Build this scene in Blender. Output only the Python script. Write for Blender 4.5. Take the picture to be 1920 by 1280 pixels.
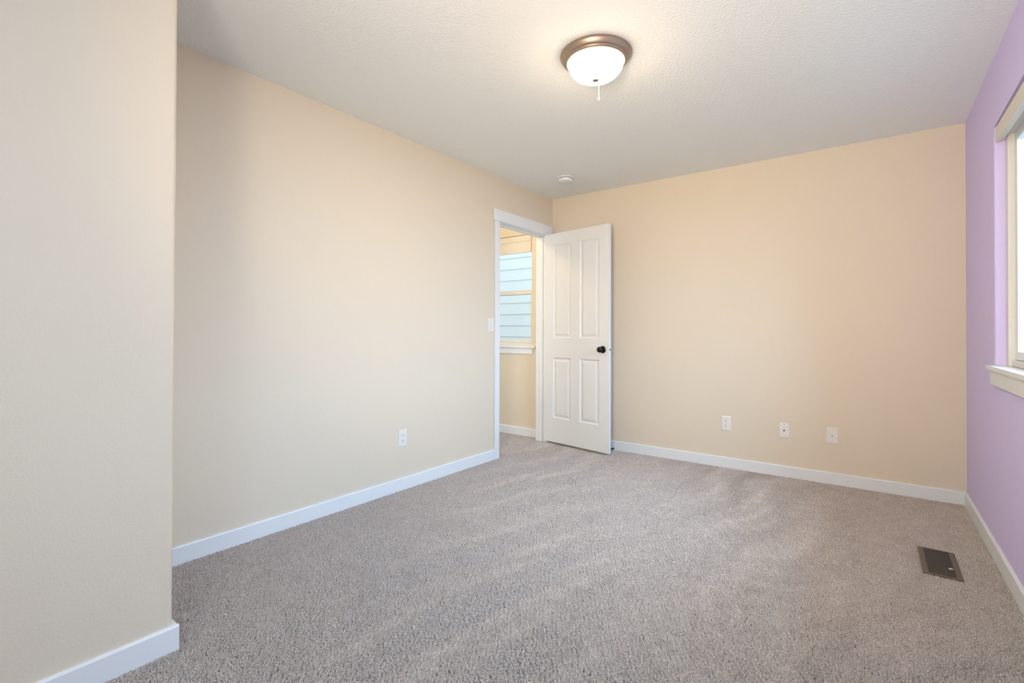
import bpy, bmesh, math, random
from mathutils import Vector, Matrix

random.seed(7)
scene = bpy.context.scene
for o in list(bpy.data.objects):
    bpy.data.objects.remove(o, do_unlink=True)
COL = scene.collection

# ------------------------------------------------------------------ camera
CAM = Vector((2.61966, -4.22288, 1.08913))
RIGHT = Vector((0.80350, 0.59529, 0.003585))
UPV = Vector((0.0020, -0.00872, 0.99996))
FWD = Vector((-0.59530, 0.80346, 0.008198))
cd = bpy.data.cameras.new('camera')
cam = bpy.data.objects.new('camera', cd)
COL.objects.link(cam)
M = Matrix((RIGHT, UPV, -FWD)).transposed().to_4x4()
M.translation = CAM
cam.matrix_world = M
cd.sensor_width = 36.0
cd.lens = 912.5 / 1920 * 36.0
cd.shift_y = -25.0 / 1920
cd.clip_start = 0.02
scene.camera = cam

# ------------------------------------------------------------------ colour management, world, daylight, fill lights
vs = scene.view_settings
vs.view_transform = 'Standard'
vs.look = 'None'
vs.gamma = 1.0
vs.use_curve_mapping = False
vs.exposure = 0.0
scene.cycles.use_denoising = True
scene.cycles.max_bounces = 12
scene.cycles.diffuse_bounces = 8
scene.cycles.transparent_max_bounces = 12
scene.cycles.sample_clamp_indirect = 4.0

LAMP_COLOR, LAMP_STRENGTH = (1.0, 0.78, 0.51), 130.0

world = bpy.data.worlds.new('sky')
scene.world = world
world.use_nodes = True
bg = world.node_tree.nodes['Background']
bg.inputs[0].default_value = (0.88, 0.95, 1.0, 1)
bg.inputs[1].default_value = 1.75


def area_light(name, loc, rot, sx, sy, power, color):
    l = bpy.data.lights.new(name, 'AREA')
    l.shape = 'RECTANGLE'
    l.size, l.size_y = sx, sy
    l.energy = power
    l.color = color
    o = bpy.data.objects.new(name, l)
    o.location = loc
    o.rotation_euler = rot
    COL.objects.link(o)
    return o


def aim(o, target):
    o.rotation_euler = (Vector(target) - o.location).to_track_quat('-Z', 'Y').to_euler()


# daylight outside the bedroom window (right wall): the broad sky, and its brighter part high above the yard
area_light('sky_daylight', (6.5, -2.0, 3.3), (0, math.radians(75), 0), 4.0, 6.0, 1500, (0.39, 0.64, 1.02))
aim(area_light('high_sky_daylight', (4.45, -1.30, 3.15), (0, 0, 0), 1.9, 0.6, 36, (0.88, 0.94, 1.0)), (3.1, -1.75, 1.5))
# added cool fill behind the camera; no window is seen there
area_light('rear_fill_light', (2.6, -5.0, 1.6), (math.radians(90), 0, 0), 0.8, 1.2, 18, (0.74, 0.97, 1.04))
# added warm fill imitating a flash, aimed at the far half of the ceiling
fl = area_light('warm_fill_light', (2.25, -4.70, 1.25), (0, 0, 0), 0.5, 0.5, 22.5, (1.0, 0.73, 0.51))
fl.data.spread = math.radians(95)
aim(fl, (1.5, -0.6, 2.44))
# daylight at the far end of the hallway
area_light('hall_daylight', (-0.9, -2.5, 1.4), (math.radians(90), 0, 0), 1.0, 1.5, 17, (0.84, 0.95, 1.08))

# ------------------------------------------------------------------ helpers: materials


def mat(name, color, rough=0.5, metallic=0.0, bump=None, noise_col=None, spec=0.5):
    """bump=(scale, strength, distance, detail); noise_col=(scale, amount)"""
    m = bpy.data.materials.new(name)
    m.use_nodes = True
    nt = m.node_tree
    b = nt.nodes['Principled BSDF']
    b.inputs['Base Color'].default_value = (*color, 1)
    b.inputs['Roughness'].default_value = rough
    b.inputs['Metallic'].default_value = metallic
    b.inputs['Specular IOR Level'].default_value = spec
    tc = nt.nodes.new('ShaderNodeTexCoord')
    if bump:
        n = nt.nodes.new('ShaderNodeTexNoise')
        n.inputs['Scale'].default_value = bump[0]
        n.inputs['Detail'].default_value = bump[3]
        nt.links.new(tc.outputs['Object'], n.inputs['Vector'])
        bp = nt.nodes.new('ShaderNodeBump')
        bp.inputs['Strength'].default_value = bump[1]
        bp.inputs['Distance'].default_value = bump[2]
        nt.links.new(n.outputs['Fac'], bp.inputs['Height'])
        nt.links.new(bp.outputs['Normal'], b.inputs['Normal'])
    if noise_col:
        n2 = nt.nodes.new('ShaderNodeTexNoise')
        n2.inputs['Scale'].default_value = noise_col[0]
        n2.inputs['Detail'].default_value = 4
        nt.links.new(tc.outputs['Object'], n2.inputs['Vector'])
        mx = nt.nodes.new('ShaderNodeMix')
        mx.data_type = 'RGBA'
        a = noise_col[1]
        mx.inputs['A'].default_value = (*[c * (1 - a) for c in color], 1)
        mx.inputs['B'].default_value = (*[min(1, c * (1 + a)) for c in color], 1)
        nt.links.new(n2.outputs['Fac'], mx.inputs['Factor'])
        nt.links.new(mx.outputs['Result'], b.inputs['Base Color'])
    return m


def emit_mat(name, color, strength):
    """lit frosted glass: glow graded by height, flanks dimmed to spare the ceiling a hot spot."""
    m = bpy.data.materials.new(name)
    m.use_nodes = True
    nt = m.node_tree
    b = nt.nodes['Principled BSDF']
    b.inputs['Base Color'].default_value = (0.9, 0.9, 0.88, 1)
    b.inputs['Roughness'].default_value = 0.25
    b.inputs['Emission Color'].default_value = (*color, 1)
    tc = nt.nodes.new('ShaderNodeTexCoord')
    sp = nt.nodes.new('ShaderNodeSeparateXYZ')
    nt.links.new(tc.outputs['Object'], sp.inputs[0])
    mr = nt.nodes.new('ShaderNodeMapRange')
    mr.interpolation_type = 'SMOOTHSTEP'
    mr.inputs['From Min'].default_value = -0.065
    mr.inputs['From Max'].default_value = -0.120
    mr.inputs['To Min'].default_value = strength * 0.06  # flank glow cut to hold down the hot spot on the ceiling
    mr.inputs['To Max'].default_value = strength
    nt.links.new(sp.outputs['Z'], mr.inputs['Value'])
    nt.links.new(mr.outputs[0], b.inputs['Emission Strength'])
    return m


def glass_mat():
    m = bpy.data.materials.new('window_glass')
    m.use_nodes = True
    nt = m.node_tree
    nt.nodes.remove(nt.nodes['Principled BSDF'])
    out = nt.nodes['Material Output']
    t = nt.nodes.new('ShaderNodeBsdfTransparent')
    t.inputs[0].default_value = (0.93, 0.97, 0.96, 1)
    g = nt.nodes.new('ShaderNodeBsdfGlossy')
    g.inputs['Roughness'].default_value = 0.02
    # Schlick reflectance, the same from both faces of the thin pane
    lw = nt.nodes.new('ShaderNodeLayerWeight')
    lw.inputs['Blend'].default_value = 0.5
    pw = nt.nodes.new('ShaderNodeMath')
    pw.operation = 'POWER'
    pw.inputs[1].default_value = 5.0
    nt.links.new(lw.outputs['Facing'], pw.inputs[0])
    f = nt.nodes.new('ShaderNodeMath')
    f.operation = 'MULTIPLY_ADD'
    f.inputs[1].default_value = 0.96
    f.inputs[2].default_value = 0.04
    nt.links.new(pw.outputs[0], f.inputs[0])
    mx = nt.nodes.new('ShaderNodeMixShader')
    nt.links.new(f.outputs[0], mx.inputs[0])
    nt.links.new(t.outputs[0], mx.inputs[1])
    nt.links.new(g.outputs[0], mx.inputs[2])
    nt.links.new(mx.outputs[0], out.inputs['Surface'])
    return m


def carpet_mat(name, lo, hi, tip):
    """twisted yarn ends: every tuft has its own shade between lo and hi, a touch lighter towards the cut tip"""
    m = bpy.data.materials.new(name)
    m.use_nodes = True
    nt = m.node_tree
    L = nt.links.new
    b = nt.nodes['Principled BSDF']
    b.inputs['Roughness'].default_value = 0.9
    b.inputs['Specular IOR Level'].default_value = 0.08
    hi_ = nt.nodes.new('ShaderNodeHairInfo')
    tc = nt.nodes.new('ShaderNodeTexCoord')
    pt = nt.nodes.new('ShaderNodeTexNoise')
    pt.inputs['Scale'].default_value = 9
    pt.inputs['Detail'].default_value = 3
    L(tc.outputs['Object'], pt.inputs['Vector'])
    sm = nt.nodes.new('ShaderNodeMath')
    sm.operation = 'MULTIPLY_ADD'
    L(pt.outputs['Fac'], sm.inputs[0])
    sm.inputs[1].default_value = 0.5
    L(hi_.outputs['Random'], sm.inputs[2])
    mr = nt.nodes.new('ShaderNodeMapRange')
    mr.inputs['From Min'].default_value = 0.1
    mr.inputs['From Max'].default_value = 1.35
    L(sm.outputs[0], mr.inputs['Value'])
    mx = nt.nodes.new('ShaderNodeMix')
    mx.data_type = 'RGBA'
    mx.inputs['A'].default_value = (*lo, 1)
    mx.inputs['B'].default_value = (*hi, 1)
    L(mr.outputs[0], mx.inputs['Factor'])
    tp = nt.nodes.new('ShaderNodeMapRange')
    tp.inputs['To Min'].default_value = 1.0
    tp.inputs['To Max'].default_value = tip
    L(hi_.outputs['Intercept'], tp.inputs['Value'])
    mul = nt.nodes.new('ShaderNodeVectorMath')
    mul.operation = 'SCALE'
    L(mx.outputs['Result'], mul.inputs[0])
    L(tp.outputs[0], mul.inputs['Scale'])
    L(mul.outputs[0], b.inputs['Base Color'])
    return m


MAT = {
    'beige': mat('beige_wall_paint', (0.72, 0.645, 0.52), 0.75, bump=(130, 0.25, 0.003, 3), spec=0.25),
    'purple': mat('lilac_wall_paint', (0.68, 0.60, 0.92), 0.7, bump=(130, 0.22, 0.003, 3), spec=0.25),
    'ceiling': mat('textured_ceiling_paint', (0.85, 0.90, 0.905), 0.9, bump=(75, 0.55, 0.006, 4), spec=0.1),
    'trim': mat('white_trim_paint', (0.78, 0.815, 0.83), 0.35, noise_col=(3, 0.01)),
    'door': mat('white_door_paint', (0.76, 0.775, 0.77), 0.4, bump=(300, 0.05, 0.001, 2)),
    'plate': mat('white_plastic', (0.79, 0.77, 0.725), 0.35, noise_col=(30, 0.01)),
    'vinyl': mat('off_white_vinyl', (0.72, 0.70, 0.65), 0.4, noise_col=(20, 0.02)),
    'dark': mat('dark_slot', (0.02, 0.018, 0.016), 0.6, noise_col=(50, 0.1)),
    'black': mat('oil_rubbed_black_metal', (0.035, 0.032, 0.032), 0.22, 0.85, noise_col=(40, 0.15)),
    'bronze': mat('brushed_bronze_metal', (0.42, 0.335, 0.265), 0.42, 0.9, noise_col=(60, 0.08)),
    'steel': mat('satin_steel', (0.55, 0.53, 0.50), 0.3, 0.9, noise_col=(60, 0.05)),
    'vent': mat('brown_enamelled_steel', (0.135, 0.10, 0.075), 0.45, 0.2, noise_col=(60, 0.06)),
    'slat': mat('dark_brown_slat_steel', (0.055, 0.042, 0.034), 0.4, 0.2, noise_col=(60, 0.06)),
    'rubber': mat('black_rubber', (0.02, 0.02, 0.02), 0.6, noise_col=(50, 0.1)),
    'blind': mat('cream_blind_vinyl', (0.72, 0.68, 0.60), 0.45, noise_col=(12, 0.02)),
    'siding': mat('pale_blue_grey_siding', (0.725, 0.745, 0.735), 0.6, bump=(60, 0.15, 0.002, 4), noise_col=(5, 0.03)),
    'ground': mat('outdoor_soil', (0.25, 0.22, 0.18), 0.9, bump=(20, 0.5, 0.02, 4), noise_col=(3, 0.25)),
    'dome': emit_mat('lit_frosted_glass', LAMP_COLOR, LAMP_STRENGTH),
    'glass': glass_mat(),
    'carpet': carpet_mat('carpet_yarn', (0.47, 0.415, 0.375), (0.685, 0.625, 0.575), 1.08),
    'backing': mat('carpet_backing', (0.22, 0.19, 0.17), 0.95, noise_col=(120, 0.25)),
}

# ------------------------------------------------------------------ helpers: geometry


def tag(o, label=None, cat=None, group=None, kind=None):
    if label:
        o['label'] = label
    if cat:
        o['category'] = cat
    if group:
        o['group'] = group
    if kind:
        o['kind'] = kind
    return o


def empty(name, loc=(0, 0, 0), rot=(0, 0, 0)):
    o = bpy.data.objects.new(name, None)
    o.location = loc
    o.rotation_euler = rot
    o.empty_display_size = 0.05
    COL.objects.link(o)
    return o


def obj(name, bm, m, parent=None, smooth=None):
    bmesh.ops.recalc_face_normals(bm, faces=bm.faces)
    me = bpy.data.meshes.new(name)
    bm.to_mesh(me)
    bm.free()
    me.materials.append(MAT[m])
    o = bpy.data.objects.new(name, me)
    COL.objects.link(o)
    if parent:
        o.parent = parent
    if smooth:
        me.polygons.foreach_set('use_smooth', [True] * len(me.polygons))
        me.set_sharp_from_angle(angle=math.radians(smooth))
    return o


def box(bm, lo, hi, bevel=0.0, seg=2):
    r = bmesh.ops.create_cube(bm, size=1.0)
    vs_ = r['verts']
    for v in vs_:
        v.co = Vector([lo[i] + (v.co[i] + 0.5) * (hi[i] - lo[i]) for i in range(3)])
    if bevel:
        es = list({e for v in vs_ for e in v.link_edges})
        bmesh.ops.bevel(bm, geom=es, offset=bevel, segments=seg, profile=0.5, affect='EDGES')
    return vs_


def boxes(name, lst, m, parent=None, bevel=0.0, seg=2, smooth=None):
    bm = bmesh.new()
    for lo, hi in lst:
        box(bm, lo, hi, bevel, seg)
    return obj(name, bm, m, parent, smooth)


def lathe(bm, prof, seg=48, axis='Z', origin=(0, 0, 0)):
    """prof: list of (radius, height) revolved about the axis through origin."""
    rings = []
    for r, h in prof:
        ring = []
        if r < 1e-6:
            ring = [(0, 0, h)]
        else:
            ring = [(r * math.cos(2 * math.pi * k / seg), r * math.sin(2 * math.pi * k / seg), h) for k in range(seg)]
        vv = []
        for x, y, z in ring:
            if axis == 'X':
                x, y, z = z, x, y
            elif axis == 'Y':
                x, y, z = y, z, x
            vv.append(bm.verts.new((x + origin[0], y + origin[1], z + origin[2])))
        rings.append(vv)
    for a, b in zip(rings[:-1], rings[1:]):
        if len(a) == 1 and len(b) == 1:
            continue
        for k in range(seg):
            k2 = (k + 1) % seg
            if len(a) == 1:
                bm.faces.new((a[0], b[k], b[k2]))
            elif len(b) == 1:
                bm.faces.new((a[k], a[k2], b[0]))
            else:
                bm.faces.new((a[k], a[k2], b[k2], b[k]))


def prism(bm, poly, axis, lo, hi):
    """extrude a 2-D polygon (list of pairs) along axis from lo to hi; pairs fill the other two axes in order."""
    def at(p, v):
        c = list(p)
        c.insert(axis, v)
        return c
    a = [bm.verts.new(at(p, lo)) for p in poly]
    b = [bm.verts.new(at(p, hi)) for p in poly]
    n = len(poly)
    bm.faces.new(a)
    bm.faces.new(list(reversed(b)))
    for k in range(n):
        bm.faces.new((a[k], b[k], b[(k + 1) % n], a[(k + 1) % n]))


def wall_with_hole(name, axis, t0, t1, u0, u1, z0, z1, hole, m, round_edges=None):
    """slab perpendicular to axis (0=x, 1=y) between t0..t1, spanning u0..u1 and z0..z1, with one rectangular hole."""
    bm = bmesh.new()
    hu0, hu1, hz0, hz1 = hole
    us = [u0, hu0, hu1, u1]
    zs = [z0] + ([hz0] if hz0 > z0 else []) + [hz1, z1]

    def P(t, u, z):
        return (t, u, z) if axis == 0 else (u, t, z)

    def q(pts):
        bm.faces.new([bm.verts.new(p) for p in pts])
    solid = {}
    for i in range(3):
        for j in range(len(zs) - 1):
            cz = (zs[j] + zs[j + 1]) / 2
            solid[i, j] = not (i == 1 and hz0 < cz < hz1)
    for (i, j), s in solid.items():
        if not s:
            continue
        a, b, c, d = us[i], us[i + 1], zs[j], zs[j + 1]
        for t in (t0, t1):
            q([P(t, a, c), P(t, b, c), P(t, b, d), P(t, a, d)])
        for di, dj, e0, e1 in ((-1, 0, (a, c), (a, d)), (1, 0, (b, c), (b, d)), (0, -1, (a, c), (b, c)), (0, 1, (a, d), (b, d))):
            if not solid.get((i + di, j + dj), False):
                q([P(t0, *e0), P(t0, *e1), P(t1, *e1), P(t1, *e0)])
    bmesh.ops.remove_doubles(bm, verts=bm.verts, dist=1e-5)
    if round_edges:
        side, rad = round_edges
        es = []
        for e in bm.edges:
            vs_ = [v.co for v in e.verts]
            if not all(abs(c[axis] - side) < 1e-4 for c in vs_):
                continue
            ua = [c[1 - axis] for c in vs_]
            za = [c[2] for c in vs_]
            if all(hu0 - 1e-4 <= u <= hu1 + 1e-4 for u in ua) and all(hz0 - 1e-4 <= z <= hz1 + 1e-4 for z in za):
                vert = abs(ua[0] - ua[1]) < 1e-4
                top = abs(za[0] - hz1) < 1e-4 and abs(za[1] - hz1) < 1e-4
                if vert or top:
                    es.append(e)
        bmesh.ops.bevel(bm, geom=es, offset=rad, segments=8, profile=0.5, affect='EDGES')
    return obj(name, bm, m)


# ------------------------------------------------------------------ room dimensions
H = 2.44            # ceiling
W = 3.10            # right wall plane (left wall is x = 0, back wall is y = 0)
YF = -5.10          # front wall, behind the camera
NX, NY = 0.691, -3.564   # bumped-out wall at the left of the photograph
BH, BT = 0.082, 0.013    # baseboard
DY0, DY1, DZ = -0.882, -0.108, 2.05     # bedroom doorway in the left wall
WT = 0.115
HX = -1.60          # far side of the hallway
W1 = (-2.62, -0.91, 0.93, 2.10)         # bedroom window (y0, y1, z0, z1)
W2 = (-1.16, -0.255, 0.945, 2.124)      # hallway window (x0, x1, z0, z1)

# ------------------------------------------------------------------ structure
PILE = 0.011        # the carpet pile stands on the floor slab; its tips are at about z = 0
tag(boxes('floor', [((HX - 0.12, YF - 0.12, -0.12), (W + 0.14, 0.14, -PILE))], 'backing'),
    'floor slab and carpet backing under the pile', 'floor', kind='structure')
tag(boxes('ceiling', [((HX - 0.12, YF - 0.12, H), (W + 0.14, 0.14, H + 0.1))], 'ceiling'),
    'off-white textured ceiling over the room', 'ceiling', kind='structure')
tag(wall_with_hole('wall_left', 0, -WT, 0.0, YF, 0.0, -PILE, H, (DY0 - 0.02, DY1 + 0.02, -1, DZ + 0.02), 'beige'),
    'long beige wall on the left with the doorway at its far end', 'wall', kind='structure')
tag(wall_with_hole('wall_back', 1, 0.0, 0.14, HX, W + 0.14, -PILE, H, W2, 'beige', (0.0, 0.012)),
    'beige far wall facing the camera behind the open door', 'wall', kind='structure')
tag(wall_with_hole('wall_right', 0, W, W + 0.14, YF, 0.0, -PILE, H, W1, 'purple', (W, 0.016)),
    'lilac painted wall on the right with the window', 'wall', kind='structure')

# bumped-out wall nearest the camera, with a bullnose outer corner
bm = bmesh.new()
box(bm, (0.0, YF, -PILE), (NX, NY, H))
es = [e for e in bm.edges if all(abs(v.co.x - NX) < 1e-4 and abs(v.co.y - NY) < 1e-4 for v in e.verts)]
bmesh.ops.bevel(bm, geom=es, offset=0.02, segments=10, profile=0.5, affect='EDGES')
tag(obj('wall_near', bm, 'beige'), 'beige bumped-out wall with rounded corner nearest the camera', 'wall', kind='structure')
# front wall behind the camera with an added, unseen opening that lets in sky light
tag(wall_with_hole('wall_front', 1, YF - 0.12, YF, NX, W + 0.14, -PILE, H, (1.0, 2.9, 0.95, 2.1), 'beige'),
    'beige wall behind the camera', 'wall', kind='structure')
tag(boxes('wall_hall', [((HX - 0.12, YF, -PILE), (HX, 0.14, H)), ((HX, -2.72, -PILE), (-WT, -2.6, H))], 'beige'),
    'beige hallway walls beyond the doorway', 'wall', kind='structure')


def base_profile(s, out):
    """baseboard section: (distance from wall, height) with an eased top edge."""
    return [(0, -PILE), (out, -PILE), (out, BH - 0.006), (out - 0.0025, BH - 0.0015), (out - 0.006, BH), (0, BH)]


def baseboard(name, runs, label):
    bm = bmesh.new()
    for axis, wallpos, sgn, lo, hi in runs:
        pr = base_profile(1, BT)
        poly = [(wallpos + sgn * d, z) for d, z in pr]
        # axis = direction along which the run goes
        prism(bm, poly, axis, lo, hi)
    tag(obj(name, bm, 'trim'), label, 'baseboard', kind='structure')


baseboard('baseboard_left', [(1, 0.0, 1, NY, DY0 - 0.062)], 'white baseboard along the long left wall')
baseboard('baseboard_back', [(0, 0.0, -1, 0.03, W)], 'white baseboard along the far wall')
baseboard('baseboard_right', [(1, W, -1, YF, -BT)], 'white baseboard under the window on the lilac wall')
baseboard('baseboard_hall', [(0, 0.0, -1, HX, -WT)], 'white baseboard seen through the doorway in the hall')
# near wall: two runs that meet in a mitre at the corner
bm = bmesh.new()
prism(bm, [(NX + d, z) for d, z in base_profile(1, BT)], 1, YF, NY + BT)
prism(bm, [(NY + d, z) for d, z in base_profile(1, BT)], 0, 0.0, NX + 0.0005)
box(bm, (NX - 0.02, NY - 0.02, -PILE), (NX + 0.006, NY + 0.006, BH - 0.0002))   # solid behind the rounded corner
tag(obj('baseboard_near', bm, 'trim'), 'white baseboard wrapping the bumped-out wall corner nearest the camera', 'baseboard', kind='structure')

# ------------------------------------------------------------------ doorway trim
t = tag(empty('trim_1', (0, DY0, 0)), 'white door casing and jambs around the open doorway', 'door frame', kind='structure')


def child_boxes(name, lst, m, parent, bevel=0.0, seg=2, smooth=None):
    ox, oy, oz = parent.location
    l2 = [((a[0] - ox, a[1] - oy, a[2] - oz), (b[0] - ox, b[1] - oy, b[2] - oz)) for a, b in lst]
    return boxes(name, l2, m, parent, bevel, seg, smooth)


CT = 0.015
child_boxes('jamb', [((-WT - 0.002, DY0 - 0.02, -PILE), (0.002, DY0, DZ))], 'trim', t, 0.001, 1)
child_boxes('jamb', [((-WT - 0.002, DY1, -PILE), (0.002, DY1 + 0.02, DZ))], 'trim', t, 0.001, 1)
child_boxes('head_jamb', [((-WT - 0.002, DY0 - 0.02, DZ), (0.002, DY1 + 0.02, DZ + 0.02))], 'trim', t, 0.001, 1)
child_boxes('stop_strip', [((-0.075, DY0, -PILE), (-0.040, DY0 + 0.011, DZ)), ((-0.075, DY1 - 0.011, -PILE), (-0.040, DY1, DZ)),
                           ((-0.075, DY0 + 0.011, DZ - 0.011), (-0.040, DY1 - 0.011, DZ))], 'trim', t, 0.002, 2)
child_boxes('casing', [((0.002, DY0 - 0.062, -PILE), (CT, DY0 - 0.004, DZ + 0.004))], 'trim', t, 0.0025, 2)
child_boxes('casing', [((0.002, DY1 + 0.004, -PILE), (CT, DY1 + 0.062, DZ + 0.004))], 'trim', t, 0.0025, 2)
child_boxes('head_casing', [((0.002, DY0 - 0.078, DZ + 0.0045), (CT + 0.004, DY1 + 0.085, DZ + 0.105))], 'trim', t, 0.0025, 2)
child_boxes('casing', [((-WT - CT, DY0 - 0.062, -PILE), (-WT - 0.002, DY0 - 0.004, DZ + 0.004)),
                       ((-WT - CT, DY1 + 0.004, -PILE), (-WT - 0.002, DY1 + 0.062, DZ + 0.004)),
                       ((-WT - CT, DY0 - 0.078, DZ + 0.0045), (-WT - 0.002, DY1 + 0.078, DZ + 0.105))], 'trim', t, 0.0025, 2)

# ------------------------------------------------------------------ the open door (local u along the leaf, v = thickness, w = up)
DW, DT, DH = 0.762, 0.035, 2.030
ang = math.atan2(-0.162, 0.987)
door = tag(empty('door_1', (0.005, -0.112, 0.022), (0, 0, ang)),
           'open white four-panel door with a black round knob, swung into the room', 'door', kind='structure')


def door_leaf():
    bm = bmesh.new()
    us = [0.003, 0.115, 0.335, 0.440, 0.660, DW]
    ws = [0.0, 0.235, 0.822, 1.012, 1.915, DH]
    panels = {(1, 1), (3, 1), (1, 3), (3, 3)}
    for side, s in ((-DT, -1), (0.0, 1)):
        def V(u, w, dep):
            return bm.verts.new((u, side - s * dep, w))
        for i in range(5):
            for j in range(5):
                a, b, c, d = us[i], us[i + 1], ws[j], ws[j + 1]
                if (i, j) not in panels:
                    bm.faces.new([V(a, c, 0), V(b, c, 0), V(b, d, 0), V(a, d, 0)])
                    continue
                # moulded raised panel: quirk, cove, flat groove, bevel up, field
                steps = [(0.0, 0.0), (0.004, 0.0045), (0.013, 0.0095), (0.017, 0.0095), (0.040, 0.0025), (0.042, 0.0020)]
                rings = []
                for off, dep in steps:
                    rings.append([V(a + off, c + off, dep), V(b - off, c + off, dep), V(b - off, d - off, dep), V(a + off, d - off, dep)])
                for r0, r1 in zip(rings[:-1], rings[1:]):
                    for k in range(4):
                        bm.faces.new([r0[k], r0[(k + 1) % 4], r1[(k + 1) % 4], r1[k]])
                bm.faces.new(rings[-1])
    u0, u1 = us[0], us[-1]
    for pts in ([(u0, 0), (u1, 0)], [(u1, 0), (u1, DH)], [(u1, DH), (u0, DH)], [(u0, DH), (u0, 0)]):
        (a, c), (b, d) = pts
        bm.faces.new([bm.verts.new((a, -DT, c)), bm.verts.new((b, -DT, d)), bm.verts.new((b, 0, d)), bm.verts.new((a, 0, c))])
    bmesh.ops.remove_doubles(bm, verts=bm.verts, dist=1e-5)
    return bm


obj('door_leaf', door_leaf(), 'door', door)
for w in (0.345, 1.060, 1.790):
    hg = boxes('hinge', [((-0.003, -0.030, w - 0.045), (0.003, -0.004, w + 0.045))], 'steel', door)
    bm = bmesh.new()
    lathe(bm, [(0.0, w - 0.048), (0.006, w - 0.046), (0.006, w + 0.046), (0.0, w + 0.048)], 16, 'Z', (-0.002, 0.005, 0))
    obj('knuckle', bm, 'steel', hg, 40)
KU, KW = 0.700, 0.915


def knob(sgn, name):
    bm = bmesh.new()
    y0 = -DT if sgn < 0 else 0.0
    rose = [(0.0, 0.0005), (0.033, 0.0005), (0.033, 0.004), (0.030, 0.008), (0.020, 0.012), (0.0, 0.012)]
    lathe(bm, [(r, y0 + sgn * h) for r, h in rose], 40, 'Y', (KU, 0, KW))
    o = obj('rose', bm, 'black', None, 40)
    bm = bmesh.new()
    kp = [(0.0, 0.010), (0.0125, 0.011), (0.011, 0.022), (0.013, 0.030), (0.0205, 0.036), (0.0255, 0.044), (0.0265, 0.051),
          (0.0245, 0.058), (0.0185, 0.064), (0.010, 0.0665), (0.0, 0.067)]
    lathe(bm, [(r, y0 + sgn * h) for r, h in kp], 40, 'Y', (KU, 0, KW))
    k = obj(name, bm, 'black', door, 50)
    k['label'] = 'black round door knob'
    o.parent = k
    return k


knob(-1, 'door_knob')
knob(1, 'door_knob')
lp = boxes('latch_plate', [((DW - 0.0005, -DT / 2 - 0.011, KW - 0.028), (DW + 0.001, -DT / 2 + 0.011, KW + 0.028))], 'trim', door)
bm = bmesh.new()
box(bm, (DW, -DT / 2 - 0.005, KW - 0.008), (DW + 0.004, -DT / 2 + 0.005, KW + 0.008), 0.0015, 2)
obj('latch_bolt', bm, 'black', lp, 40)

# ------------------------------------------------------------------ bedroom window
y0, y1, z0, z1 = W1
wn = tag(empty('window_1', (W, y1, z0)), 'white bedroom window with sill on the lilac wall at right', 'window', kind='structure')
FX = W + 0.038


def wchild(name, lst, m, bevel=0.0, seg=2):
    return child_boxes(name, lst, m, wn, bevel, seg, None)


SZ = z0 + 0.005       # top of the sill
wchild('window_frame', [((FX, y1 - 0.050, SZ), (FX + 0.085, y1, z1)), ((FX, y0, SZ), (FX + 0.085, y0 + 0.050, z1)),
                        ((FX, y0 + 0.050, z1 - 0.06), (FX + 0.085, y1 - 0.050, z1)),
                        ((FX + 0.012, y0 + 0.050, SZ), (FX + 0.085, y1 - 0.050, SZ + 0.030))], 'vinyl', 0.003, 2)
ym = (y0 + y1) / 2
for a, b in ((ym - 0.02, y1 - 0.051), (y0 + 0.051, ym + 0.02)):
    dx = 0.024 if a > ym - 0.1 else 0.050
    s = wchild('sash', [((FX + dx, a, SZ + 0.031), (FX + dx + 0.022, a + 0.045, z1 - 0.062)),
                        ((FX + dx, b - 0.045, SZ + 0.031), (FX + dx + 0.022, b, z1 - 0.062)),
                        ((FX + dx, a + 0.045, SZ + 0.031), (FX + dx + 0.022, b - 0.045, SZ + 0.072)),
                        ((FX + dx, a + 0.045, z1 - 0.105), (FX + dx + 0.022, b - 0.045, z1 - 0.062))], 'trim', 0.003, 2)
    g = child_boxes('glass_pane', [((FX + dx + 0.009, a + 0.044, SZ + 0.070), (FX + dx + 0.013, b - 0.044, z1 - 0.104))], 'glass', wn)
    g.parent = s
wchild('sill', [((W - 0.028, y0 - 0.055, z0 - 0.017), (W + 0.0, y1 + 0.055, SZ)),
                ((W - 0.002, y0 + 0.0005, z0 - 0.0), (FX + 0.0125, y1 - 0.0005, SZ))], 'trim', 0.0025, 2)
wchild('apron', [((W - 0.015, y0 - 0.028, z0 - 0.088), (W, y1 + 0.028, z0 - 0.0175))], 'trim', 0.002, 2)


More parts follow.
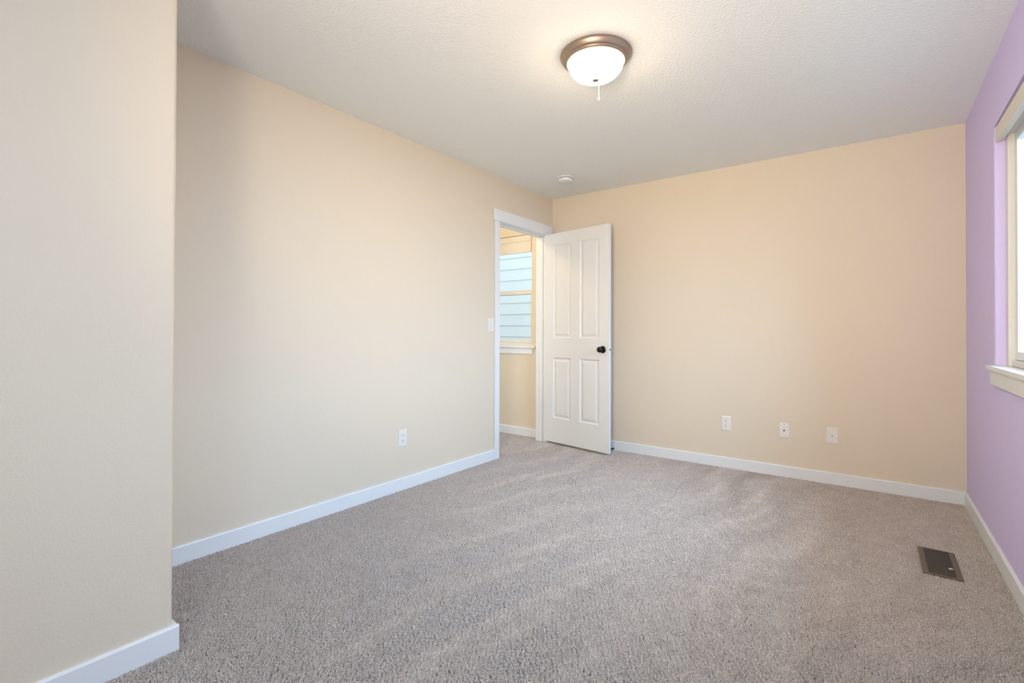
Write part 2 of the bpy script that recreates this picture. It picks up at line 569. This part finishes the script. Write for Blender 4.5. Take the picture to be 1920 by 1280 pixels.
def blind(name, label, wall_axis, face, inward, u0, u1, ztop, vh, stack, rail=0.022):
    """raised horizontal blind: head rail, valance, stacked slats, bottom rail. face = front plane of the valance,
    inward = sign from the face towards the outside."""
    e = tag(empty(name), label, 'window blind')

    def bx(d0, d1, a, b, c, d):
        lo, hi = sorted((face + inward * d0, face + inward * d1))
        if wall_axis == 0:
            return ((lo, a, c), (hi, b, d))
        return ((a, lo, c), (b, hi, d))
    e.location = (0, 0, 0)
    va = boxes('valance', [bx(0, 0.006, u0, u1, ztop - vh, ztop)], 'blind', e, 0.002, 2)
    boxes('valance_lip', [bx(-0.0015, 0.012, u0, u1, ztop - vh - 0.002, ztop - vh + 0.005)], 'blind', va, 0.0015, 2)
    boxes('head_rail', [bx(0.008, 0.026, u0 + 0.005, u1 - 0.005, ztop - 0.045, ztop - 0.004)], 'blind', e, 0.002, 1)
    n = max(3, int(stack / 0.0042))
    sl = []
    for k in range(n):
        zz = ztop - 0.047 - 0.0042 * k
        sl.append(bx(0.007, 0.027, u0 + 0.006, u1 - 0.006, zz - 0.0041, zz))
    boxes('slats', sl, 'blind', e)
    zz = ztop - 0.047 - 0.0042 * n
    boxes('bottom_rail', [bx(0.007, 0.027, u0 + 0.006, u1 - 0.006, zz - rail, zz)], 'blind', e, 0.002, 1)
    return e


blind('window_blind', 'cream raised blind with valance at the top of the bedroom window', 0, W + 0.001, 1, y0 + 0.03, y1 - 0.032, z1 - 0.012, 0.070, 0.010, 0.009)

# ------------------------------------------------------------------ hallway window
x0, x1, z0h, z1h = W2
wh = tag(empty('window_2', (x1, 0, z0h)), 'hallway window seen through the doorway with siding outside', 'window', kind='structure')
FY = 0.062
child_boxes('window_frame', [((x0, FY, z0h + 0.001), (x0 + 0.03, 0.13, z1h)), ((x1 - 0.03, FY, z0h + 0.001), (x1, 0.13, z1h)),
                             ((x0 + 0.03, FY, z1h - 0.03), (x1 - 0.03, 0.13, z1h)), ((x0 + 0.03, FY, z0h + 0.001), (x1 - 0.03, 0.13, z0h + 0.03))], 'vinyl', wh, 0.003, 2)
zm = 1.520
for a, b, dy in ((zm - 0.024, z1h - 0.031, 0.040), (z0h + 0.031, zm + 0.024, 0.012)):
    s = child_boxes('sash', [((x0 + 0.031, FY + dy, a), (x0 + 0.060, FY + dy + 0.024, b)), ((x1 - 0.060, FY + dy, a), (x1 - 0.031, FY + dy + 0.024, b)),
                             ((x0 + 0.060, FY + dy, a), (x1 - 0.060, FY + dy + 0.024, a + (0.046 if a > 1.2 else 0.03))),
                             ((x0 + 0.060, FY + dy, b - (0.046 if a < 1.2 else 0.03)), (x1 - 0.060, FY + dy + 0.024, b))], 'vinyl', wh, 0.003, 2)
    g = child_boxes('glass_pane', [((x0 + 0.058, FY + dy + 0.010, a + 0.028), (x1 - 0.058, FY + dy + 0.014, b - 0.028))], 'glass', wh)
    g.parent = s
child_boxes('sill', [((x0 - 0.055, -0.030, z0h - 0.022), (x1 + 0.056, 0.0, z0h + 0.002)), ((x0 + 0.0005, -0.001, z0h), (x1 - 0.0005, FY + 0.002, z0h + 0.002))], 'trim', wh, 0.002, 2)
child_boxes('apron', [((x0 - 0.03, -0.013, z0h - 0.085), (x1 + 0.021, 0.0, z0h - 0.0225))], 'trim', wh, 0.002, 2)
blind('window_blind', 'raised blind with valance at the top of the hallway window', 1, 0.006, 1, x0 + 0.012, x1 - 0.010, z1h - 0.004, 0.060, 0.115)

# ------------------------------------------------------------------ neighbour's house wall outside, and the ground
nh = tag(empty('neighbor_house', (0, 2.0, -0.4)), 'pale blue-grey clapboard side of the house outside the windows', 'house')
bm = bmesh.new()
EXPO = 0.178
zb = 1.017 - 9 * EXPO
k = 0
while zb + k * EXPO < 3.1:
    a = max(-0.4, zb + k * EXPO)
    b = zb + (k + 1) * EXPO
    # each board leans out at its bottom edge over the one below
    prism(bm, [(0.018, a + 0.4), (-0.013, a + 0.4), (-0.002, b + 0.4), (0.018, b + 0.4)], 0, -6.0, 7.0)
    k += 1
obj('siding', bm, 'siding', nh)
boxes('house_wall', [((-6.0, 0.019, 0), (7.0, 0.15, 3.6))], 'siding', nh)
tag(boxes('ground', [((-8, -8, -0.5), (9, 6, -0.4))], 'ground'), 'bare soil outside the house', 'ground', kind='structure')

# ------------------------------------------------------------------ ceiling light
LX, LY = 1.540, -2.090
cl = tag(empty('ceiling_light', (LX, LY, H)), 'flush round ceiling light with bronze rim and glowing white glass dome', 'ceiling light')
bm = bmesh.new()
lathe(bm, [(0.0, -0.0005), (0.168, -0.0005), (0.172, -0.004), (0.172, -0.008), (0.168, -0.011), (0.165, -0.016), (0.160, -0.026),
           (0.152, -0.033), (0.150, -0.034), (0.149, -0.038), (0.143, -0.042), (0.139, -0.043), (0.136, -0.040), (0.134, -0.030), (0.0, -0.030)], 72)
obj('rim', bm, 'bronze', cl, 50)
bm = bmesh.new()
dome = [(0.1335, -0.034)]
for k in range(0, 17):
    a = math.radians(90 * k / 16)
    dome.append((0.1335 * math.cos(a) ** 0.85 if k < 16 else 0.0, -0.042 - 0.083 * math.sin(a)))
lathe(bm, dome, 72)
obj('glass_dome', bm, 'dome', cl, 60)['label'] = 'glowing white frosted glass dome'
bm = bmesh.new()
lathe(bm, [(0.0, -0.1245), (0.0165, -0.1245), (0.0165, -0.1265), (0.0145, -0.1285), (0.008, -0.130), (0.0, -0.1305)], 32)
obj('finial', bm, 'bronze', cl, 40)
ch = empty('pull_chain', (-0.040, 0.115, -0.041))
ch.parent = cl
bm = bmesh.new()
lathe(bm, [(0.00035, 0.0), (0.00035, -0.112)], 8)
obj('chain', bm, 'plate', ch)
bm = bmesh.new()
lathe(bm, [(0.0, -0.110), (0.0024, -0.112), (0.0034, -0.120), (0.0030, -0.124), (0.0, -0.125)], 16)
obj('fob', bm, 'plate', ch, 50)

# hallway ceiling lamp, out of sight past the doorway head
hl = bpy.data.lights.new('hall_lamp', 'POINT')
hl.energy = 16
hl.color = (1.0, 0.68, 0.27)
hl.shadow_soft_size = 0.06
hlo = bpy.data.objects.new('hall_lamp', hl)
hlo.location = (-0.56, -1.15, 2.36)
COL.objects.link(hlo)

# ------------------------------------------------------------------ smoke detector
sd = tag(empty('smoke_detector', (0.470, -0.545, H)), 'round white smoke detector on the ceiling near the far corner', 'smoke detector')
bm = bmesh.new()
lathe(bm, [(0.0, -0.0005), (0.068, -0.0005), (0.071, -0.003), (0.071, -0.010), (0.068, -0.012), (0.0, -0.012)], 48)
obj('base', bm, 'trim', sd, 40)
bm = bmesh.new()
lathe(bm, [(0.0, -0.012), (0.058, -0.012), (0.058, -0.016), (0.063, -0.018), (0.063, -0.032), (0.058, -0.039), (0.048, -0.042), (0.0, -0.042)], 48)
b_ = obj('body', bm, 'trim', sd, 40)
bm = bmesh.new()
for k in range(18):
    a = 2 * math.pi * k / 18
    vs_ = box(bm, (0.0575, -0.007, -0.0155), (0.0605, 0.007, -0.0125))
    bmesh.ops.rotate(bm, verts=vs_, cent=(0, 0, 0), matrix=Matrix.Rotation(a, 3, 'Z'))
obj('vent_slots', bm, 'dark', b_)
bm = bmesh.new()
lathe(bm, [(0.0, -0.0415), (0.012, -0.0415), (0.012, -0.044), (0.0, -0.0445)], 24, 'Z', (0.012, -0.020, 0))
obj('test_button', bm, 'trim', b_, 40)
bm = bmesh.new()
lathe(bm, [(0.0, -0.0400), (0.0035, -0.0400), (0.0035, -0.0425), (0.0, -0.0430)], 12, 'Z', (-0.034, -0.034, 0))
obj('indicator_light', bm, 'dark', b_, 40)

# ------------------------------------------------------------------ wall plates: local x across, z up, -y out of the wall


def plate_root(name, label, cat, group, loc, rotz):
    return tag(empty(name, loc, (0, 0, rotz)), label, cat, group)


def cover(parent, w=0.070, h=0.115):
    bm = bmesh.new()
    # plate with sloped rim
    d = 0.0055
    a = [(-w / 2, 0.0), (w / 2, 0.0)]
    prof = [(0.0, 0.0), (0.0, 0.0015), (0.0025, 0.0042), (0.006, d)]
    rings = []
    for off, dep in prof:
        x, z = w / 2 - off, h / 2 - off
        rings.append([bm.verts.new((sx * x, -dep, sz * z)) for sx, sz in ((-1, -1), (1, -1), (1, 1), (-1, 1))])
    for r0, r1 in zip(rings[:-1], rings[1:]):
        for k in range(4):
            bm.faces.new([r0[k], r0[(k + 1) % 4], r1[(k + 1) % 4], r1[k]])
    bm.faces.new(rings[-1])
    bm.faces.new(list(reversed(rings[0])))
    return obj('cover_plate', bm, 'plate', parent)


def screw(parent, z, m='steel'):
    bm = bmesh.new()
    lathe(bm, [(0.0, -0.0050), (0.0032, -0.0050), (0.0028, -0.0062), (0.0, -0.0066)], 16, 'Y', (0, 0, z))
    return obj('screw', bm, m, parent, 40)


def outlet(label, loc, rotz):
    r = plate_root('power_outlet', label, 'outlet', 'duplex outlets', loc, rotz)
    cover(r)
    screw(r, 0.0, 'plate')
    for zc in (0.0195, -0.0195):
        bm = bmesh.new()
        # rounded receptacle face with flat top and bottom
        pts = []
        for k in range(32):
            a = 2 * math.pi * k / 32
            pts.append((0.0172 * math.cos(a), max(-0.0140, min(0.0140, 0.0172 * math.sin(a))) + zc))
        prism(bm, pts, 1, -0.0078, -0.0050)
        rc = obj('receptacle', bm, 'plate', r)
        boxes('slots', [((-0.0075, -0.0082, zc + 0.000), (-0.0052, -0.0076, zc + 0.0095)), ((0.0052, -0.0082, zc + 0.001), (0.0072, -0.0076, zc + 0.0085))], 'dark', rc)
        bm = bmesh.new()
        lathe(bm, [(0.0, -0.0076), (0.0027, -0.0076), (0.0027, -0.0083), (0.0, -0.0083)], 16, 'Y', (0, 0, zc - 0.0070))
        obj('ground_hole', bm, 'dark', rc)
    return r


outlet('white duplex outlet low on the long left wall', (0.0, -1.958, 0.352), math.pi / 2)
outlet('white duplex outlet low on the far wall, the plate nearest the door', (1.661, 0.0, 0.354), 0)

pj = plate_root('phone_jack', 'white wall plate with one small black jack, middle of the three on the far wall', 'phone jack', None, (2.0765, 0.0, 0.3485), 0)
cover(pj)
screw(pj, 0.0416)
screw(pj, -0.0416)
bm = bmesh.new()
box(bm, (-0.0068, -0.0068, -0.0055), (0.0068, -0.0050, 0.0075), 0.0006, 1)
jk = obj('jack', bm, 'plate', pj)
boxes('jack_opening', [((-0.0052, -0.0073, -0.0030), (0.0052, -0.0066, 0.0060)), ((-0.0026, -0.0073, -0.0058), (0.0026, -0.0066, -0.0029))], 'dark', jk)

cx = plate_root('coax_plate', 'white wall plate with round cable connector, the one nearest the lilac wall', 'cable plate', None, (2.384, 0.0, 0.347), 0)
cover(cx)
screw(cx, 0.0416)
screw(cx, -0.0416)
bm = bmesh.new()
lathe(bm, [(0.0, -0.005), (0.0075, -0.005), (0.0075, -0.0075), (0.0048, -0.0078), (0.0048, -0.0165), (0.0030, -0.0165), (0.0030, -0.0120), (0.0, -0.0120)], 6 * 4, 'Y')
co = obj('connector', bm, 'steel', cx, 40)
co['label'] = 'threaded metal cable connector'

ls = plate_root('light_switch', 'white toggle light switch on the left wall beside the doorway', 'light switch', None, (0.0, -0.9875, 1.150), math.pi / 2)
cover(ls, 0.072, 0.117)
screw(ls, 0.030)
screw(ls, -0.030)
bm = bmesh.new()
prism(bm, [(-0.0052, -0.012), (-0.0070, -0.011), (-0.0070, 0.011), (-0.0052, 0.012)], 0, -0.0050, 0.0050)
obj('toggle_slot', bm, 'vinyl', ls)
bm = bmesh.new()
prism(bm, [(-0.006, -0.007), (-0.0165, -0.0115), (-0.0180, -0.0060), (-0.006, 0.005)], 0, -0.0034, 0.0034)
obj('toggle', bm, 'plate', ls)

# ------------------------------------------------------------------ floor register
VX0, VX1, VY0, VY1 = 2.801, 2.941, -1.318, -0.980
fv = tag(empty('floor_vent', ((VX0 + VX1) / 2, (VY0 + VY1) / 2, 0.0)), 'brown metal floor register with slats set in the carpet by the lilac wall', 'floor vent')
hx, hy = (VX1 - VX0) / 2, (VY1 - VY0) / 2
ix, iy = hx - 0.022, hy - 0.011
bm = bmesh.new()
o_ = [(-hx, -hy), (hx, -hy), (hx, hy), (-hx, hy)]
rings = []
for sx, sy, z in ((hx, hy, 0.0005), (hx, hy, 0.003), (hx - 0.004, hy - 0.004, 0.006), (ix, iy, 0.006), (ix, iy, 0.0005)):
    rings.append([bm.verts.new((a * sx, b * sy, z)) for a, b in ((-1, -1), (1, -1), (1, 1), (-1, 1))])
for r0, r1 in zip(rings[:-1], rings[1:]):
    for k in range(4):
        bm.faces.new([r0[k], r0[(k + 1) % 4], r1[(k + 1) % 4], r1[k]])
obj('frame', bm, 'vent', fv)
boxes('duct_floor', [((-ix, -iy, 0.0003), (ix, iy, 0.0012))], 'dark', fv)
bm = bmesh.new()
ns = 27
for k in range(ns):
    yc = -iy + (k + 0.5) * 2 * iy / ns
    prism(bm, [(yc - 0.0044, 0.0016), (yc - 0.0036, 0.0014), (yc + 0.0004, 0.0048), (yc - 0.0008, 0.0050)], 0, -ix, ix)
obj('slats', bm, 'slat', fv)
bm = bmesh.new()
box(bm, (ix - 0.020, -0.066, 0.0040), (ix - 0.004, -0.058, 0.0095), 0.0025, 2)
lv = obj('damper_lever', bm, 'plate', fv, 40)
lv['label'] = 'small white damper lever'

# ------------------------------------------------------------------ carpet pile: one tuft of yarn per curve


def carpet_pile():
    import numpy as np
    rng = np.random.default_rng(11)

    def scatter(x0, x1, y0, y1, dens):
        n = int((x1 - x0) * (y1 - y0) * dens)
        return np.column_stack([rng.uniform(x0, x1, n), rng.uniform(y0, y1, n)])
    P = np.vstack([scatter(0.0, W, YF, 0.0, DENS), scatter(-1.5, 0.0, -1.7, 0.0, DENS * 0.6)])
    x, y = P[:, 0], P[:, 1]
    keep = ~((x < NX + BT + 0.002) & (y < NY + BT + 0.002))                      # bumped-out wall
    keep &= ~((np.abs(x - (VX0 + VX1) / 2) < (VX1 - VX0) / 2 - 0.001) & (np.abs(y - (VY0 + VY1) / 2) < (VY1 - VY0) / 2 - 0.001))
    keep &= (x < W - BT - 0.002) & (y < -BT - 0.002)
    keep &= ~((x > -WT - CT - 0.004) & (x < CT + 0.004) & ((y < DY0 + 0.013) | (y > DY1 - 0.013)))
    # thin out what lies far from the camera or behind it; the tufts there are a little stouter instead
    dist = np.hypot(x - CAM.x, y - CAM.y)
    pk = np.clip(1.15 - 0.17 * dist, 0.42, 1.0)
    pk = np.where(y < CAM.y + 0.2, 0.45, pk)
    keep &= rng.uniform(0, 1, len(x)) < pk
    P, pk = P[keep], pk[keep]
    x, y = P[:, 0], P[:, 1]
    n = len(P)
    # vacuum strokes: bands along which the nap was brushed one way or the other
    a = math.radians(-13)
    u = x * math.cos(a) + y * math.sin(a)
    v = -x * math.sin(a) + y * math.cos(a)
    ph = 1.5 * np.sin(2 * np.pi * v / 2.3 + 0.6) + 0.9 * np.sin(2 * np.pi * (v / 0.9 + u / 1.7))
    band = np.sin(2 * np.pi * u / 0.34 + ph) + 0.55 * np.sin(2 * np.pi * u / 0.13 + 1.7 * np.sin(2 * np.pi * v / 1.3) + 2.0)
    band *= 0.55 + 0.45 * np.sin(2 * np.pi * (u / 1.9 + v / 2.7) + 1.0)
    band *= 1.0 - 0.75 * np.clip((x - 1.9) / 0.5, 0, 1)
    blot = np.sin(2 * np.pi * (x / 0.21 + 0.8 * np.sin(5 * y))) * np.sin(2 * np.pi * (y / 0.27 + 0.7 * np.sin(6 * x)))
    lean = NAP * np.clip(band, -1.2, 1.2) + 0.18 * blot
    ca, sa = math.cos(a), math.sin(a)
    # stroke direction is v: (-sin a, cos a)
    th = rng.uniform(0, 2 * np.pi, n)
    r = np.abs(rng.normal(0, 0.42, n))
    # neighbouring tufts lean together in small clumps
    cl1 = np.sin(x * 310 + 2.1 * np.sin(y * 190)) * 0.35
    cl2 = np.sin(y * 290 + 2.3 * np.sin(x * 210)) * 0.35
    dx = r * np.cos(th) + cl1 - sa * lean
    dy = r * np.sin(th) + cl2 + ca * lean
    hgt = PILE * (1.06 + rng.normal(0, 0.10, n)) / np.sqrt(1 + 0.5 * (dx * dx + dy * dy))
    t = np.array([0.0, 0.45, 0.8, 1.0])
    bend = np.array([0.0, 0.30, 0.72, 1.0])
    tw = rng.uniform(-1, 1, (n, 2)) * 0.0010
    K = np.zeros((n, 4, 3), np.float32)
    K[:, :, 0] = x[:, None] + (dx * PILE)[:, None] * bend + tw[:, :1] * np.sin(t * 6.0)
    K[:, :, 1] = y[:, None] + (dy * PILE)[:, None] * bend + tw[:, 1:] * np.sin(t * 5.0)
    K[:, :, 2] = -PILE + hgt[:, None] * t
    # keep the tips off the trim
    K[:, :, 0] = np.minimum(K[:, :, 0], W - BT - 0.0015)
    K[:, :, 1] = np.minimum(K[:, :, 1], -BT - 0.0015)
    rad = (TUFT * (0.85 + 0.3 * rng.uniform(0, 1, n)) / np.sqrt(pk))[:, None] * np.array([0.9, 1.0, 0.92, 0.55])
    cu = bpy.data.hair_curves.new('carpet')
    cu.add_curves([4] * n)
    cu.attributes['position'].data.foreach_set('vector', K.ravel())
    ra = cu.attributes.get('radius') or cu.attributes.new('radius', 'FLOAT', 'POINT')
    ra.data.foreach_set('value', rad.astype(np.float32).ravel())
    cu.materials.append(MAT['carpet'])
    o = bpy.data.objects.new('carpet', cu)
    COL.objects.link(o)
    return o


DENS, TUFT, NAP = 140000, 0.00108, 0.42
tag(carpet_pile(), 'taupe cut-pile carpet with soft vacuum marks covering the whole floor', 'carpet', kind='stuff')

# ------------------------------------------------------------------ spring door stop on the far baseboard, behind the door
ds = tag(empty('door_stop', (0.688, -BT, 0.017)), 'small dark spring door stop on the baseboard at the free edge of the door', 'door stop')
bm = bmesh.new()
lathe(bm, [(0.0, -0.0005), (0.010, -0.0005), (0.009, -0.006), (0.006, -0.009), (0.0, -0.009)], 24, 'Y')
obj('base', bm, 'plate', ds, 40)
bm = bmesh.new()
prof = []
for k in range(60):
    prof.append((0.0050 + 0.0012 * math.sin(k * math.pi / 2), -0.008 - 0.050 * k / 59))
lathe(bm, prof, 16, 'Y')
obj('spring', bm, 'black', ds, 40)
bm = bmesh.new()
lathe(bm, [(0.0, -0.056), (0.0075, -0.056), (0.0085, -0.060), (0.0085, -0.070), (0.006, -0.074), (0.0, -0.075)], 20, 'Y')
obj('rubber_tip', bm, 'rubber', ds, 40)
